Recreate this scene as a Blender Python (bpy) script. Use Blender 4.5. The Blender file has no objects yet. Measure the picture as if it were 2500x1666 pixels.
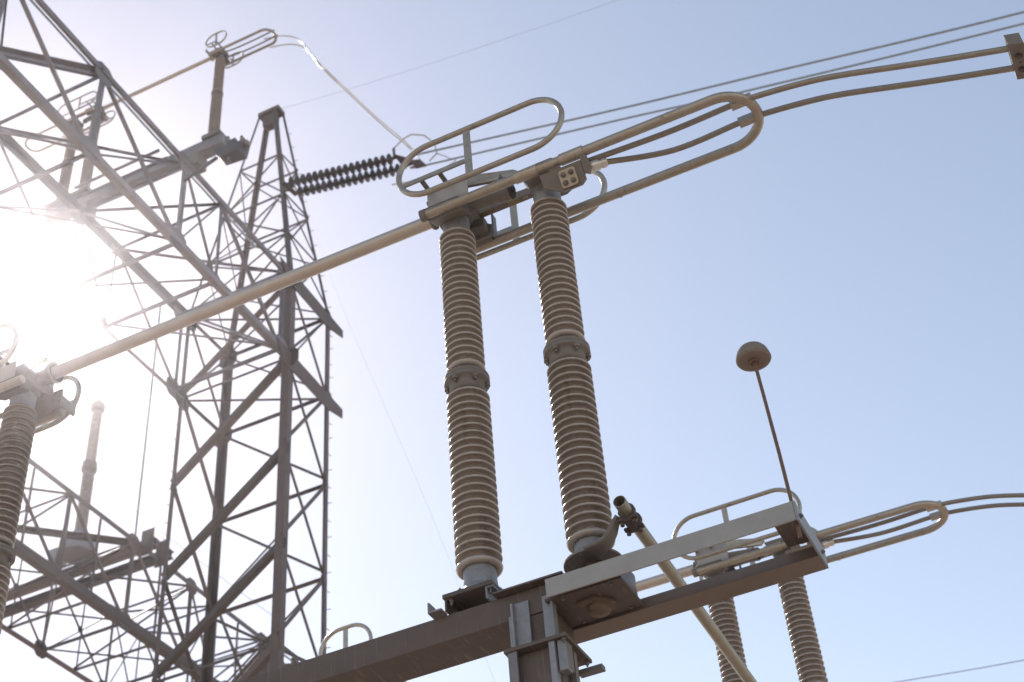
import bpy, bmesh, math, random
from mathutils import Vector, Matrix
random.seed(7)
S = bpy.context.scene
COL = S.collection
V = Vector
PI = math.pi

# ------------------------------------------------------------------ camera
PITCH, ROLL, HEAD = 0.711416, -0.0954653, 0.387291
F = V((-math.sin(HEAD) * math.cos(PITCH), math.cos(HEAD) * math.cos(PITCH), math.sin(PITCH)))
R0 = V((math.cos(HEAD), math.sin(HEAD), 0))
U0 = R0.cross(F)
R = R0 * math.cos(ROLL) + U0 * math.sin(ROLL)
U = U0 * math.cos(ROLL) - R0 * math.sin(ROLL)
cam = bpy.data.cameras.new('camera')
cam.sensor_fit = 'HORIZONTAL'
cam.sensor_width = 36.0
cam.lens = 36.0 * 3582.877 / 2500.0
cam.clip_start = 0.05
cam.clip_end = 5000
cam.dof.use_dof = True
cam.dof.focus_distance = 9.4
cam.dof.aperture_fstop = 2.6
co = bpy.data.objects.new('camera', cam)
COL.objects.link(co)
co.matrix_world = Matrix(((R.x, U.x, -F.x, 0), (R.y, U.y, -F.y, 0), (R.z, U.z, -F.z, 1.6), (0, 0, 0, 1)))
S.camera = co

# ------------------------------------------------------------------ sky, sun, exposure
SUN = V((-0.548, 0.509, 0.664)).normalized()
EL = math.asin(SUN.z)
AZ = math.atan2(SUN.x, SUN.y)
w = bpy.data.worlds.new('World')
S.world = w
w.use_nodes = True
nt = w.node_tree
bg = nt.nodes['Background']
sky = nt.nodes.new('ShaderNodeTexSky')
sky.sky_type = 'NISHITA'
sky.sun_disc = False
sky.sun_elevation = EL
sky.sun_rotation = AZ
sky.altitude = 100
sky.air_density = 1.0
sky.dust_density = 0.17
sky.ozone_density = 1.2
tint = nt.nodes.new('ShaderNodeMix')
tint.data_type = 'RGBA'
tint.blend_type = 'MULTIPLY'
tint.inputs[0].default_value = 1.0
tint.inputs[7].default_value = (1.24, 0.97, 0.755, 1)   # daylight white balance
nt.links.new(sky.outputs[0], tint.inputs[6])
nt.links.new(tint.outputs[2], bg.inputs[0])
bg.inputs[1].default_value = 0.15
ld = bpy.data.lights.new('sun', 'SUN')
ld.energy = 2.5
ld.angle = math.radians(0.5)
ld.color = (1.0, 0.955, 0.92)
sun = bpy.data.objects.new('sun', ld)
COL.objects.link(sun)
sun.rotation_euler = SUN.to_track_quat('Z', 'Y').to_euler()
S.view_settings.view_transform = 'Standard'
S.view_settings.look = 'None'
S.view_settings.gamma = 1
S.view_settings.use_curve_mapping = False
S.view_settings.exposure = 0.72
S.cycles.use_denoising = True
S.cycles.max_bounces = 6
S.cycles.diffuse_bounces = 3
S.cycles.glossy_bounces = 3
S.cycles.volume_bounces = 0
S.cycles.sample_clamp_indirect = 6

# ------------------------------------------------------------------ materials
def material(name, base, second=None, rough=0.5, metal=0.0, scale=6.0, spread=0.5, bump=0.0, bscale=60.0,
             speck=None, streak=None, coat=0.0, detail=6.0, spec=0.5, vary=0.10):
    m = bpy.data.materials.new(name)
    m.use_nodes = True
    t = m.node_tree
    n, l = t.nodes, t.links
    p = n['Principled BSDF']
    p.inputs['Metallic'].default_value = metal
    p.inputs['Roughness'].default_value = rough
    p.inputs['Specular IOR Level'].default_value = spec
    p.inputs['Coat Weight'].default_value = coat
    p.inputs['Coat Roughness'].default_value = 0.12
    tc = n.new('ShaderNodeTexCoord')
    nz = n.new('ShaderNodeTexNoise')
    nz.inputs['Scale'].default_value = scale
    nz.inputs['Detail'].default_value = detail
    nz.inputs['Roughness'].default_value = 0.65
    l.new(tc.outputs['Object'], nz.inputs['Vector'])
    cr = n.new('ShaderNodeValToRGB')
    cr.color_ramp.elements[0].position = 0.5 - spread / 2
    cr.color_ramp.elements[1].position = 0.5 + spread / 2
    cr.color_ramp.elements[0].color = (*base, 1)
    cr.color_ramp.elements[1].color = (*(second or base), 1)
    l.new(nz.outputs['Fac'], cr.inputs[0])
    col = cr.outputs[0]
    if speck:
        sc, th, sc_col, amt = speck
        n2 = n.new('ShaderNodeTexNoise')
        n2.inputs['Scale'].default_value = sc
        n2.inputs['Detail'].default_value = 8
        n2.inputs['Roughness'].default_value = 0.7
        l.new(tc.outputs['Object'], n2.inputs['Vector'])
        r2 = n.new('ShaderNodeValToRGB')
        r2.color_ramp.elements[0].position = th
        r2.color_ramp.elements[1].position = th + 0.08
        r2.color_ramp.elements[1].color = (amt, amt, amt, 1)
        l.new(n2.outputs['Fac'], r2.inputs[0])
        mx = n.new('ShaderNodeMix')
        mx.data_type = 'RGBA'
        l.new(r2.outputs[0], mx.inputs[0])
        l.new(col, mx.inputs[6])
        mx.inputs[7].default_value = (*sc_col, 1)
        col = mx.outputs[2]
    if streak:
        (sx, sy, sz), th, s_col, amt = streak
        mp = n.new('ShaderNodeMapping')
        mp.inputs['Scale'].default_value = (sx, sy, sz)
        l.new(tc.outputs['Object'], mp.inputs[0])
        n3 = n.new('ShaderNodeTexNoise')
        n3.inputs['Scale'].default_value = 1.0
        n3.inputs['Detail'].default_value = 5
        l.new(mp.outputs[0], n3.inputs['Vector'])
        r3 = n.new('ShaderNodeValToRGB')
        r3.color_ramp.elements[0].position = th
        r3.color_ramp.elements[1].position = th + 0.12
        r3.color_ramp.elements[1].color = (amt, amt, amt, 1)
        l.new(n3.outputs['Fac'], r3.inputs[0])
        mx = n.new('ShaderNodeMix')
        mx.data_type = 'RGBA'
        l.new(r3.outputs[0], mx.inputs[0])
        l.new(col, mx.inputs[6])
        mx.inputs[7].default_value = (*s_col, 1)
        col = mx.outputs[2]
    if vary:
        oi = n.new('ShaderNodeObjectInfo')
        vr = n.new('ShaderNodeMapRange')
        vr.inputs['To Min'].default_value = 1 - vary
        vr.inputs['To Max'].default_value = 1 + vary
        l.new(oi.outputs['Random'], vr.inputs['Value'])
        hs = n.new('ShaderNodeHueSaturation')
        l.new(vr.outputs[0], hs.inputs['Value'])
        l.new(col, hs.inputs['Color'])
        col = hs.outputs[0]
    l.new(col, p.inputs['Base Color'])
    # roughness varies with the same noise
    mr = n.new('ShaderNodeMapRange')
    mr.inputs['To Min'].default_value = max(0.05, rough - 0.10)
    mr.inputs['To Max'].default_value = min(1.0, rough + 0.12)
    l.new(nz.outputs['Fac'], mr.inputs['Value'])
    l.new(mr.outputs[0], p.inputs['Roughness'])
    if bump:
        n4 = n.new('ShaderNodeTexNoise')
        n4.inputs['Scale'].default_value = bscale
        n4.inputs['Detail'].default_value = 4
        l.new(tc.outputs['Object'], n4.inputs['Vector'])
        b = n.new('ShaderNodeBump')
        b.inputs['Strength'].default_value = bump
        b.inputs['Distance'].default_value = 0.01
        l.new(n4.outputs['Fac'], b.inputs['Height'])
        l.new(b.outputs[0], p.inputs['Normal'])
    return m

M = {
    'porcelain': material('porcelain', (0.335, 0.295, 0.265), (0.40, 0.36, 0.33), rough=0.24, scale=9, coat=0.3,
                          speck=(26, 0.62, (0.22, 0.185, 0.15), 0.4), streak=((16, 16, 1.2), 0.56, (0.23, 0.19, 0.16), 0.6)),
    'disc': material('dark_porcelain', (0.035, 0.028, 0.024), (0.06, 0.045, 0.038), rough=0.3, scale=7),
    'alu': material('weathered_aluminium', (0.36, 0.32, 0.27), (0.46, 0.415, 0.36), rough=0.42, metal=0.62, scale=14,
                    speck=(20, 0.57, (0.20, 0.18, 0.155), 0.7), bump=0.06, bscale=90),
    'blade': material('blade_aluminium', (0.47, 0.415, 0.37), (0.55, 0.495, 0.445), rough=0.40, metal=0.5, scale=5,
                      speck=(16, 0.66, (0.26, 0.23, 0.19), 0.6)),
    'cast': material('cast_grey', (0.165, 0.145, 0.13), (0.22, 0.20, 0.185), rough=0.6, metal=0.2, scale=18, bump=0.15, bscale=120,
                     speck=(30, 0.62, (0.17, 0.14, 0.11), 0.6)),
    'bluegalv': material('blue_grey_galvanised', (0.21, 0.215, 0.235), (0.29, 0.30, 0.325), rough=0.5, metal=0.35, scale=22,
                         speck=(40, 0.6, (0.17, 0.165, 0.165), 0.5)),
    'galv': material('galvanised_steel', (0.15, 0.138, 0.143), (0.215, 0.20, 0.212), rough=0.5, metal=0.4, scale=4, vary=0.35,
                     speck=(9, 0.60, (0.095, 0.08, 0.075), 0.7)),
    'galv_brown': material('weathered_galvanised_steel', (0.092, 0.070, 0.061), (0.14, 0.108, 0.096), rough=0.55, metal=0.3, scale=4, vary=0.35,
                           speck=(7, 0.62, (0.12, 0.065, 0.042), 0.5)),
    'beam': material('weathered_beam_steel', (0.095, 0.072, 0.063), (0.14, 0.108, 0.096), rough=0.55, metal=0.15, scale=5,
                     streak=((55, 6, 3.0), 0.585, (0.24, 0.225, 0.215), 0.5), speck=(60, 0.64, (0.08, 0.052, 0.04), 0.5), bump=0.05),
    'beam_light': material('paler_brown_steel', (0.19, 0.148, 0.125), (0.24, 0.192, 0.162), rough=0.5, metal=0.2, scale=5,  # beam steel made paler, partly to put sunlight on the channel into its colour
                     streak=((30, 30, 5), 0.62, (0.27, 0.24, 0.21), 0.4), speck=(60, 0.64, (0.11, 0.075, 0.055), 0.5), bump=0.05),
    'bracket': material('pale_galvanised_bracket', (0.36, 0.335, 0.31), (0.42, 0.395, 0.37), rough=0.42, metal=0.35, scale=7,
                        speck=(70, 0.58, (0.25, 0.23, 0.215), 0.6), streak=((5, 1, 1), 0.64, (0.42, 0.415, 0.41), 0.6)),
    'pipe': material('galvanised_pipe', (0.24, 0.22, 0.175), (0.35, 0.33, 0.28), rough=0.45, metal=0.4, scale=10,
                     streak=((40, 3, 40), 0.56, (0.20, 0.17, 0.12), 0.75)),
    'dark': material('dark_iron', (0.075, 0.058, 0.052), (0.12, 0.09, 0.08), rough=0.6, metal=0.2, scale=20, bump=0.1),
    'rust': material('rusty_steel', (0.13, 0.075, 0.052), (0.19, 0.125, 0.095), rough=0.7, scale=30),
    'rustybolt': material('rust_stained_casting', (0.12, 0.085, 0.06), (0.17, 0.13, 0.10), rough=0.65, scale=25, bump=0.1),
    'ochre': material('ochre_contact_strip', (0.27, 0.21, 0.12), (0.33, 0.265, 0.16), rough=0.5, metal=0.3, scale=14),
    'silver': material('bright_aluminium', (0.62, 0.615, 0.60), (0.70, 0.69, 0.68), rough=0.32, metal=0.6, scale=20,
                       speck=(40, 0.62, (0.4, 0.38, 0.36), 0.5)),
    'cable': material('stranded_cable', (0.25, 0.22, 0.19), (0.33, 0.295, 0.26), rough=0.48, metal=0.5, scale=16,
                      streak=((30, 400, 400), 0.5, (0.19, 0.165, 0.14), 0.5)),
    'wire': material('line_wire', (0.24, 0.29, 0.35), (0.32, 0.37, 0.43), rough=0.4, metal=0.5, scale=3),
    'dome': material('dome_casting', (0.19, 0.155, 0.13), (0.25, 0.205, 0.175), rough=0.6, scale=24, bump=0.1, bscale=150),
    'gravel': material('yard_gravel', (0.34, 0.245, 0.175), (0.46, 0.345, 0.255), rough=0.95, scale=0.35,
                       speck=(26, 0.52, (0.30, 0.25, 0.2), 0.8), bump=0.6, bscale=40, spec=0.2),
}

# ------------------------------------------------------------------ mesh helpers
class MB:
    """collects shapes, in world coordinates, into one mesh"""
    def __init__(self):
        self.v, self.f, self.s = [], [], []

    def poly(self, verts, faces, smooth=False):
        o = len(self.v)
        self.v += [V(p) for p in verts]
        for f in faces:
            self.f.append([o + i for i in f])
            self.s.append(smooth)
        return self

    def box(self, x0, x1, y0, y1, z0, z1):
        vs = [(x, y, z) for x in (x0, x1) for y in (y0, y1) for z in (z0, z1)]
        return self.poly(vs, [(0, 1, 3, 2), (4, 6, 7, 5), (0, 4, 5, 1), (2, 3, 7, 6), (0, 2, 6, 4), (1, 5, 7, 3)])

    def bar(self, a, b, wd, ht, ref=(0, 0, 1)):
        """rectangular bar from a to b; ht along ref"""
        a, b = V(a), V(b)
        d = (b - a).normalized()
        r = V(ref)
        if abs(d.dot(r)) > 0.98:
            r = V((0, 1, 0))
        s = d.cross(r).normalized()
        u = s.cross(d).normalized()
        s, u = s * wd / 2, u * ht / 2
        vs = [a - s - u, a + s - u, a + s + u, a - s + u, b - s - u, b + s - u, b + s + u, b - s + u]
        return self.poly(vs, [(3, 2, 1, 0), (4, 5, 6, 7), (0, 1, 5, 4), (1, 2, 6, 5), (2, 3, 7, 6), (3, 0, 4, 7)])

    def angle(self, a, b, leg, th, u, v):
        """L profile swept from a to b; legs along u and v"""
        a, b = V(a), V(b)
        d = (b - a).normalized()
        u = V(u)
        u = (u - d * u.dot(d)).normalized()
        v = V(v)
        v = (v - d * v.dot(d) - u * v.dot(u)).normalized()
        pr = [(0, 0), (leg, 0), (leg, th), (th, th), (th, leg), (0, leg)]
        vs = [a + u * p + v * q for p, q in pr] + [b + u * p + v * q for p, q in pr]
        fs = [(i, (i + 1) % 6, (i + 1) % 6 + 6, i + 6) for i in range(6)]
        fs += [(3, 2, 1, 0), (5, 4, 3, 0), (6, 7, 8, 9), (6, 9, 10, 11)]
        return self.poly(vs, fs)

    def tube(self, path, r, n=12, closed=False, cap=True, hollow=None):
        P = [V(p) for p in path]
        m = len(P)
        rr = r if isinstance(r, (list, tuple)) else [r] * m
        rings = []
        prev = None
        for i in range(m):
            if closed:
                d = (P[(i + 1) % m] - P[i - 1]).normalized()
            else:
                d = (P[min(i + 1, m - 1)] - P[max(i - 1, 0)]).normalized()
            if prev is None:
                ref = V((0, 0, 1)) if abs(d.z) < 0.9 else V((0, 1, 0))
                s = d.cross(ref).normalized()
            else:
                s = (prev - d * prev.dot(d)).normalized()
            prev = s
            t = d.cross(s)
            rings.append([P[i] + (s * math.cos(2 * PI * k / n) + t * math.sin(2 * PI * k / n)) * rr[i] for k in range(n)])
        vs = [p for q in rings for p in q]
        fs = []
        for i in range(m if closed else m - 1):
            j = (i + 1) % m
            for k in range(n):
                k2 = (k + 1) % n
                fs.append((i * n + k, j * n + k, j * n + k2, i * n + k2))
        self.poly(vs, fs, True)
        if cap and not closed:
            self.poly(rings[0], [tuple(range(n))])
            self.poly(rings[-1], [tuple(reversed(range(n)))])
        return self

    def lathe(self, prof, cx, cy, n=48, smooth=True, cz=0.0):
        vs, fs = [], []
        m = len(prof)
        for r, z in prof:
            for k in range(n):
                a = 2 * PI * k / n
                vs.append((cx + r * math.cos(a), cy + r * math.sin(a), z + cz))
        for i in range(m - 1):
            for k in range(n):
                k2 = (k + 1) % n
                fs.append((i * n + k, i * n + k2, (i + 1) * n + k2, (i + 1) * n + k))
        self.poly(vs, fs, smooth)
        if prof[0][0] > 1e-6:
            self.poly(vs[:n], [tuple(reversed(range(n)))])
        if prof[-1][0] > 1e-6:
            self.poly(vs[-n:], [tuple(range(n))])
        return self

    def prism(self, pts, vec):
        """polygon pts extruded by vec"""
        P = [V(p) for p in pts]
        e = V(vec)
        n = len(P)
        vs = P + [p + e for p in P]
        fs = [tuple(reversed(range(n))), tuple(range(n, 2 * n))]
        fs += [(i, (i + 1) % n, (i + 1) % n + n, i + n) for i in range(n)]
        return self.poly(vs, fs)

    def hexbolt(self, p, axis, r, h, shank=0.0):
        a = V(axis).normalized()
        self.tube([V(p), V(p) + a * h], r, n=6)
        for i in range(len(self.s) - 8, len(self.s)):
            self.s[i] = False
        if shank:
            self.tube([V(p) + a * h, V(p) + a * (h + shank)], r * 0.5, n=8)
        return self

    def build(self, name, mat, parent=None, bevel=0.0, origin=None):
        og = V((0, 0, 0))
        if parent is not None:
            og = parent_origin(parent)
        elif origin is not None:
            og = V(origin)
        me = bpy.data.meshes.new(name)
        me.from_pydata([tuple(p - og) for p in self.v], [], self.f)
        me.polygons.foreach_set('use_smooth', self.s)
        me.materials.append(M[mat])
        me.update()
        bm = bmesh.new()
        bm.from_mesh(me)
        bmesh.ops.recalc_face_normals(bm, faces=bm.faces)
        if bevel:
            bmesh.ops.remove_doubles(bm, verts=bm.verts, dist=1e-5)
            ed = [e for e in bm.edges if len(e.link_faces) == 2 and e.calc_face_angle(0) > 0.6]
            bmesh.ops.bevel(bm, geom=ed, offset=bevel, segments=2, affect='EDGES', profile=0.6)
        bm.to_mesh(me)
        bm.free()
        o = bpy.data.objects.new(name, me)
        COL.objects.link(o)
        if parent is not None:
            o.parent = parent
            o['_og'] = [0.0, 0.0, 0.0]
            o['_og'] = list(og)
        else:
            o.location = og
        return o

ORG = {}
def parent_origin(p):
    if p.name in ORG:
        return ORG[p.name]
    q = p.parent
    while q is not None and q.name not in ORG:
        q = q.parent
    return ORG[q.name] if q is not None else V((0, 0, 0))

def thing(name, origin, label, cat, group=None):
    o = bpy.data.objects.new(name, None)
    o.empty_display_size = 0.2
    COL.objects.link(o)
    o.location = origin
    ORG[o.name] = V(origin)
    return tag(o, label, cat, group, 'thing')

def tag(o, label=None, cat=None, group=None, kind=None):
    if label: o['label'] = label
    if cat: o['category'] = cat
    if group: o['group'] = group
    if kind: o['kind'] = kind
    return o

def copy_tree(o, label=None, cat=None, group=None, loc=None, rot=None, scale=None, parent=None):
    c = o.copy()
    COL.objects.link(c)
    c.parent = parent
    for ch in o.children:
        copy_tree(ch, parent=c)
    if loc is not None: c.location = loc
    if rot is not None: c.rotation_euler = rot
    if scale is not None: c.scale = (scale,) * 3
    if parent is None:
        for k, val in (('label', label), ('category', cat), ('group', group)):
            if val: c[k] = val
    return c

def arc(c, r, a0, a1, n, ax=(1, 0, 0), ay=(0, 1, 0)):
    c, ax, ay = V(c), V(ax), V(ay)
    return [c + ax * (r * math.cos(a0 + (a1 - a0) * i / n)) + ay * (r * math.sin(a0 + (a1 - a0) * i / n)) for i in range(n + 1)]

def smooth_path(pts, n=8):
    P = [V(p) for p in pts]
    out = []
    for i in range(len(P) - 1):
        p0, p1, p2, p3 = P[max(i - 1, 0)], P[i], P[i + 1], P[min(i + 2, len(P) - 1)]
        for k in range(n):
            t = k / n
            out.append(0.5 * ((2 * p1) + (p2 - p0) * t + (2 * p0 - 5 * p1 + 4 * p2 - p3) * t * t + (3 * p1 - p0 - 3 * p2 + p3) * t ** 3))
    out.append(P[-1])
    return out

# ------------------------------------------------------------------ ground
g = MB().poly([(-1400, -1400, 0), (1400, -1400, 0), (1400, 1400, 0), (-1400, 1400, 0)], [(0, 1, 2, 3)]).build('ground', 'gravel')
tag(g, 'tan gravel switchyard ground', None, None, 'structure')

# ------------------------------------------------------------------ lattice girders and towers
XA, XC, ZA, ZB = -11.955, -14.47, 22.13, 20.0
YT0, YT1 = 18.0, 19.474
FR_, FL_, BR_, BL_ = (XA, YT0), (XC, YT0), (XA, YT1), (XC, YT1)

def member(parent, name, a, b, leg, u, v, th=None, mat='galv'):
    return MB().angle(a, b, leg, th or max(0.012, leg * 0.12), u, v).build(name, mat, parent)

def gusset(parent, c, plane, size, mat='galv', th=0.014, shape=None):
    """thin plate centred on c lying in plane 'x' (YZ) or 'z' (XY) or 'y' (XZ)"""
    sh = shape or [(-1, -.55), (-.5, -1), (.5, -1), (1, -.55), (1, .55), (.5, 1), (-.5, 1), (-1, .55)]
    c = V(c)
    if plane == 'x':
        pts = [c + V((-th / 2, p * size, q * size)) for p, q in sh]; e = (th, 0, 0)
    elif plane == 'y':
        pts = [c + V((p * size, -th / 2, q * size)) for p, q in sh]; e = (0, th, 0)
    else:
        pts = [c + V((p * size, q * size, -th / 2)) for p, q in sh]; e = (0, 0, th)
    return MB().prism(pts, e).build('gusset_plate', mat, parent)

def girder(origin, label, mat, ZB=ZB):
    ox, oy, oz = origin
    t = thing('lattice_girder', (XA + ox, YT0 + oy, ZB + oz), label, 'girder', 'lattice girders of the gantry')
    def P(x, y, z): return V((x + ox, y + oy, z + oz))
    Y0 = 2.45
    cl = 0.19
    ch = [(XA, ZA, (-1, 0, 0), (0, 0, -1)), (XA, ZB, (-1, 0, 0), (0, 0, 1)), (XC, ZA, (1, 0, 0), (0, 0, -1)), (XC, ZB, (1, 0, 0), (0, 0, 1))]
    for x, z, u, v in ch:
        leg = ((.115 if z == ZA else .135) if x == XA else (.155 if z == ZA else .08)) if mat == 'galv' else (.21 if (x == XA and z == ZB) else .14)
        member(t, 'chord', P(x, Y0, z), P(x, YT0 + 0.1, z), leg, u, v, 0.018, mat)
    fr = [2.45, 4.85, 7.25, 9.65, 12.05, 14.45, 15.6, 17.75]
    i = 0
    for y in fr:
        for x, s in ((XA, -1), (XC, 1)):
            member(t, 'post', P(x + s * .03, y, ZB + .05), P(x + s * .03, y, ZA - .05), 0.075 if y != 15.6 else 0.045, (0, 1, 0), (s, 0, 0), mat=mat)
            for z in (ZA, ZB):
                gs = 0.22 if y in (12.05, 14.45, 17.75) else 0.12
                gusset(t, P(x + s * 0.026, y, z + (-.10 if z == ZA else .10)), 'x', gs, mat)
        for z, s in ((ZA, -1), (ZB, 1)):
            member(t, 'strut', P(XC + .05, y, z + s * .04), P(XA - .05, y, z + s * .04), 0.07 if z == ZA else 0.06, (0, 1, 0), (0, 0, s), mat=mat)
    for k in range(len(fr) - 1):
        a, b = fr[k], fr[k + 1]
        big = b - a > 1.5
        lg = 0.06 if big else 0.042
        for x, s in ((XA, -1), (XC, 1)):
            member(t, 'brace', P(x + s * .045, a, ZA - .06), P(x + s * .045, b, ZB + .06), lg, (0, .4, 1), (s, 0, 0), mat=mat)
            if not (a == 15.6):
                member(t, 'brace', P(x + s * .075, a, ZB + .06), P(x + s * .075, b, ZA - .06), lg * .75, (0, .4, -1), (s, 0, 0), mat=mat)
        for z, s in ((ZA, -1), (ZB, 1)):
            wide = 0.14 if (z == ZA and b == 12.05) else 0.045
            member(t, 'brace', P(XC + .06, a, z + s * .075), P(XA - .06, b, z + s * .075), wide, (1, 0, 0), (0, 0, s), mat=mat)
            if k % 2 == 1 and big:
                member(t, 'brace', P(XA - .06, a, z + s * .10), P(XC + .06, b, z + s * .10), 0.04, (1, 0, 0), (0, 0, s), mat=mat)
    if mat != 'galv':
        for k in range(len(fr) - 1):
            a, b = fr[k], fr[k + 1]
            if b - a > 1.5:
                ym = (a + b) / 2
                for x, s in ((XA, -1), (XC, 1)):
                    member(t, 'post', P(x + s * .1, ym, ZB + .05), P(x + s * .1, ym, ZA - .05), .045, (0, 1, 0), (s, 0, 0), mat=mat)
                    gusset(t, P(x + s * .09, ym, (ZA + ZB) / 2), 'x', .09, mat)
                member(t, 'strut', P(XC + .05, ym, ZB + .06), P(XA - .05, ym, ZB + .06), .05, (0, 1, 0), (0, 0, 1), mat=mat)
                member(t, 'brace', P(XC + .05, ym, ZB + .12), P(XA - .05, b, ZA - .12), .04, (0, 1, 0), (0, 0, 1), mat=mat)
    # sway brace across the section
    for y in (12.05, 14.45, 17.75):
        member(t, 'brace', P(XC + .1, y + .04, ZA - .1), P(XA - .1, y + .04, ZB + .1), 0.04, (0, 0, 1), (0, 1, 0), mat=mat)
    return t

def tower(origin, label, mat, peak, ZB=ZB):
    ox, oy, oz = origin
    t = thing('lattice_tower', (-13.2 + ox, 18.74 + oy, 0), label, 'tower', 'lattice towers of the gantry')
    def P(l, z, ins=0.0):
        x, y = l
        x += ins * (1 if x == XC else -1)
        y += ins * (1 if y == YT0 else -1)
        return V((x + ox, y + oy, z + oz))
    for l, leg in ((FR_, .165), (FL_, .085), (BR_, .10), (BL_, .15)):
        u = (1 if l[0] == XC else -1, 0, 0)
        v = (0, 1 if l[1] == YT0 else -1, 0)
        member(t, 'leg', P(l, 0), P(l, ZA + .05), leg, u, v, 0.02, mat)
    lv = [ZA, 20.05, 17.9, 15.85, 13.9, 11.8, 9.6, 7.2, 4.6, 2.0, 0.1]
    faces = [('front', FR_, FL_, (0, 1, 0), .125), ('right', BR_, FR_, (-1, 0, 0), .075), ('back', BL_, BR_, (0, -1, 0), .055), ('left', FL_, BL_, (1, 0, 0), .08)]
    for nm, a, b, nrm, lg in faces:
        for k in range(len(lv) - 1):
            z0, z1 = lv[k], lv[k + 1]
            l_ = lg if k else lg * 0.7
            member(t, 'brace', P(a, z0 - .05, .02), P(b, z1 + .08, .02), l_, (0, 0, 1), nrm, mat=mat)
            if nm in ('back', 'left', 'right') or k == 0:
                member(t, 'brace', P(b, z0 - .05, .05), P(a, z1 + .08, .05), .038, (0, 0, 1), nrm, mat=mat)
            if k in (0, 1, 4, 7) or nm == 'back':
                member(t, 'strut', P(a, z0, .03), P(b, z0, .03), .055, (0, 0, -1), nrm, mat=mat)
            for l in (a, b):
                pl = 'y' if nm in ('front', 'back') else 'x'
                if k < 5 and l is a:
                    gusset(t, P(l, z0 - .05, .022 if pl == 'y' else .04), pl, .22 if k < 2 else .10, mat)
    for z in (ZA, 20.0):
        member(t, 'strut', P(FL_, z - .06, .05), P(BR_, z - .06, .05), .05, (0, 0, 1), (1, -1, 0), mat=mat)
    if peak:
        tops = {FR_: (-12.98, 18.62), FL_: (-13.44, 18.62), BR_: (-12.9, 18.86), BL_: (-13.36, 18.86)}
        zt = 28.55
        def Q(l, z):
            k = (z - ZA) / (zt - ZA)
            return V((l[0] + (tops[l][0] - l[0]) * k + ox, l[1] + (tops[l][1] - l[1]) * k + oy, z))
        for l, leg in ((FR_, .09), (FL_, .045), (BR_, .055), (BL_, .10)):
            u = (1 if l[0] == XC else -1, 0, 0)
            v = (0, 1 if l[1] == YT0 else -1, 0)
            member(t, 'peak_leg', Q(l, ZA), Q(l, zt), leg, u, v, 0.018, mat)
        zz = [ZA + .1, 23.6, 25.05, 26.6]
        order = [(FR_, FL_), (BR_, FR_), (BL_, BR_), (FL_, BL_)]
        for a, b in order:
            for k in range(4):
                if k: member(t, 'strut', Q(a, zz[k]), Q(b, zz[k]), .034, (0, 0, 1), (.7, .7, 0), mat=mat)
                if k < 3:
                    member(t, 'brace', Q(a, zz[k]), Q(b, zz[k + 1]), .03, (0, 0, 1), (.7, .7, 0), mat=mat)
        for a, b in order:
            for k in range(3):
                member(t, 'brace', Q(b, zz[k]), Q(a, zz[k + 1]), .026, (0, 0, 1), (.7, .7, 0), mat=mat)
        MB().box(-13.46 + ox, -12.90 + ox, 18.60 + oy, 18.88 + oy, 28.50, 28.62).box(-13.34 + ox, -13.02 + ox, 18.64 + oy, 18.84 + oy, 28.12, 28.50).build('peak_cap', mat, t)
        # big end plates where the girder meets the tower
        for x, z in ((XA, ZA), (XA, ZB)):
            MB().prism([(x + .02, YT0 - .5, z + .12), (x + .02, YT1 + .45, z - (.02 if z == ZA else .0)), (x + .02, YT1 + .45, z - .22), (x + .02, YT1 - .1, z - .36), (x + .02, YT0 - .2, z - .30)], (.02, 0, 0)).build('end_plate', mat, t)
    # climbing pegs
    if peak:
        for k in range(34):
            z = 9.5 + k * 0.38
            s = 1 if k % 2 else 0
            if z < ZA:
                MB().tube([P(BR_, z), P(BR_, z) + V((.075 if s else .015, .015 if s else .075, 0))], .007, n=6).build('step_bolt', mat, t)
            if z < ZB:
                MB().tube([P(FL_, z), P(FL_, z) + V((-.015 if s else -.075, -.075 if s else -.015, 0))], .007, n=6).build('step_bolt', mat, t)
        for k in range(13):
            z = ZA + .3 + k * 0.45
            q = Q(BR_, z)
            MB().tube([q, q + V((.07, .02, 0))], .007, n=6).build('step_bolt', mat, t)
    return t

OFF2 = (-8.275, 11.95, 0)
girder((0, 0, 0), 'upper lattice girder running overhead into the peaked tower', 'galv')
tower((0, 0, 0), 'tall lattice tower with a tapering peak and step bolts', 'galv_brown', True)
girder(OFF2, 'brown second lattice girder crossing low behind the tower legs', 'galv_brown', 19.75)
tower(OFF2, 'second tower, mostly hidden behind the near brown beam', 'galv_brown', False)

# ------------------------------------------------------------------ near switch, phase one
PX_L, PX_R, PX_J, PY = -3.212, -2.474, -7.23, 7.0
DY = 5.75

def shed_profile(z0, z1, Rr, core, pitch=0.06):
    n = int(round((z1 - z0) / pitch))
    p = (z1 - z0) / n
    pr = [(core, z0 - 0.012)]
    for i in range(n):
        z = z0 + i * p
        if i == 0:
            pr += [(core + .004, z), (Rr - .045, z - .024), (Rr - .014, z - .022), (Rr - .003, z - .012), (Rr, z), (Rr - .002, z + .005), (Rr - .010, z + .012), (core + .010, z + p * .74), (core, z + p * .86)]
        else:
            pr += [(core + .002, z + p * .10), (core + .012, z + .006), (Rr - .016, z + .002), (Rr - .010, z - .0035), (Rr - .003, z - .0035), (Rr, z + .000), (Rr, z + .008), (Rr - .003, z + .012), (Rr - .012, z + .017), (core + .010, z + p * .74), (core, z + p * .86)]
    pr.append((core, z1 + 0.01))
    return pr

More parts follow.
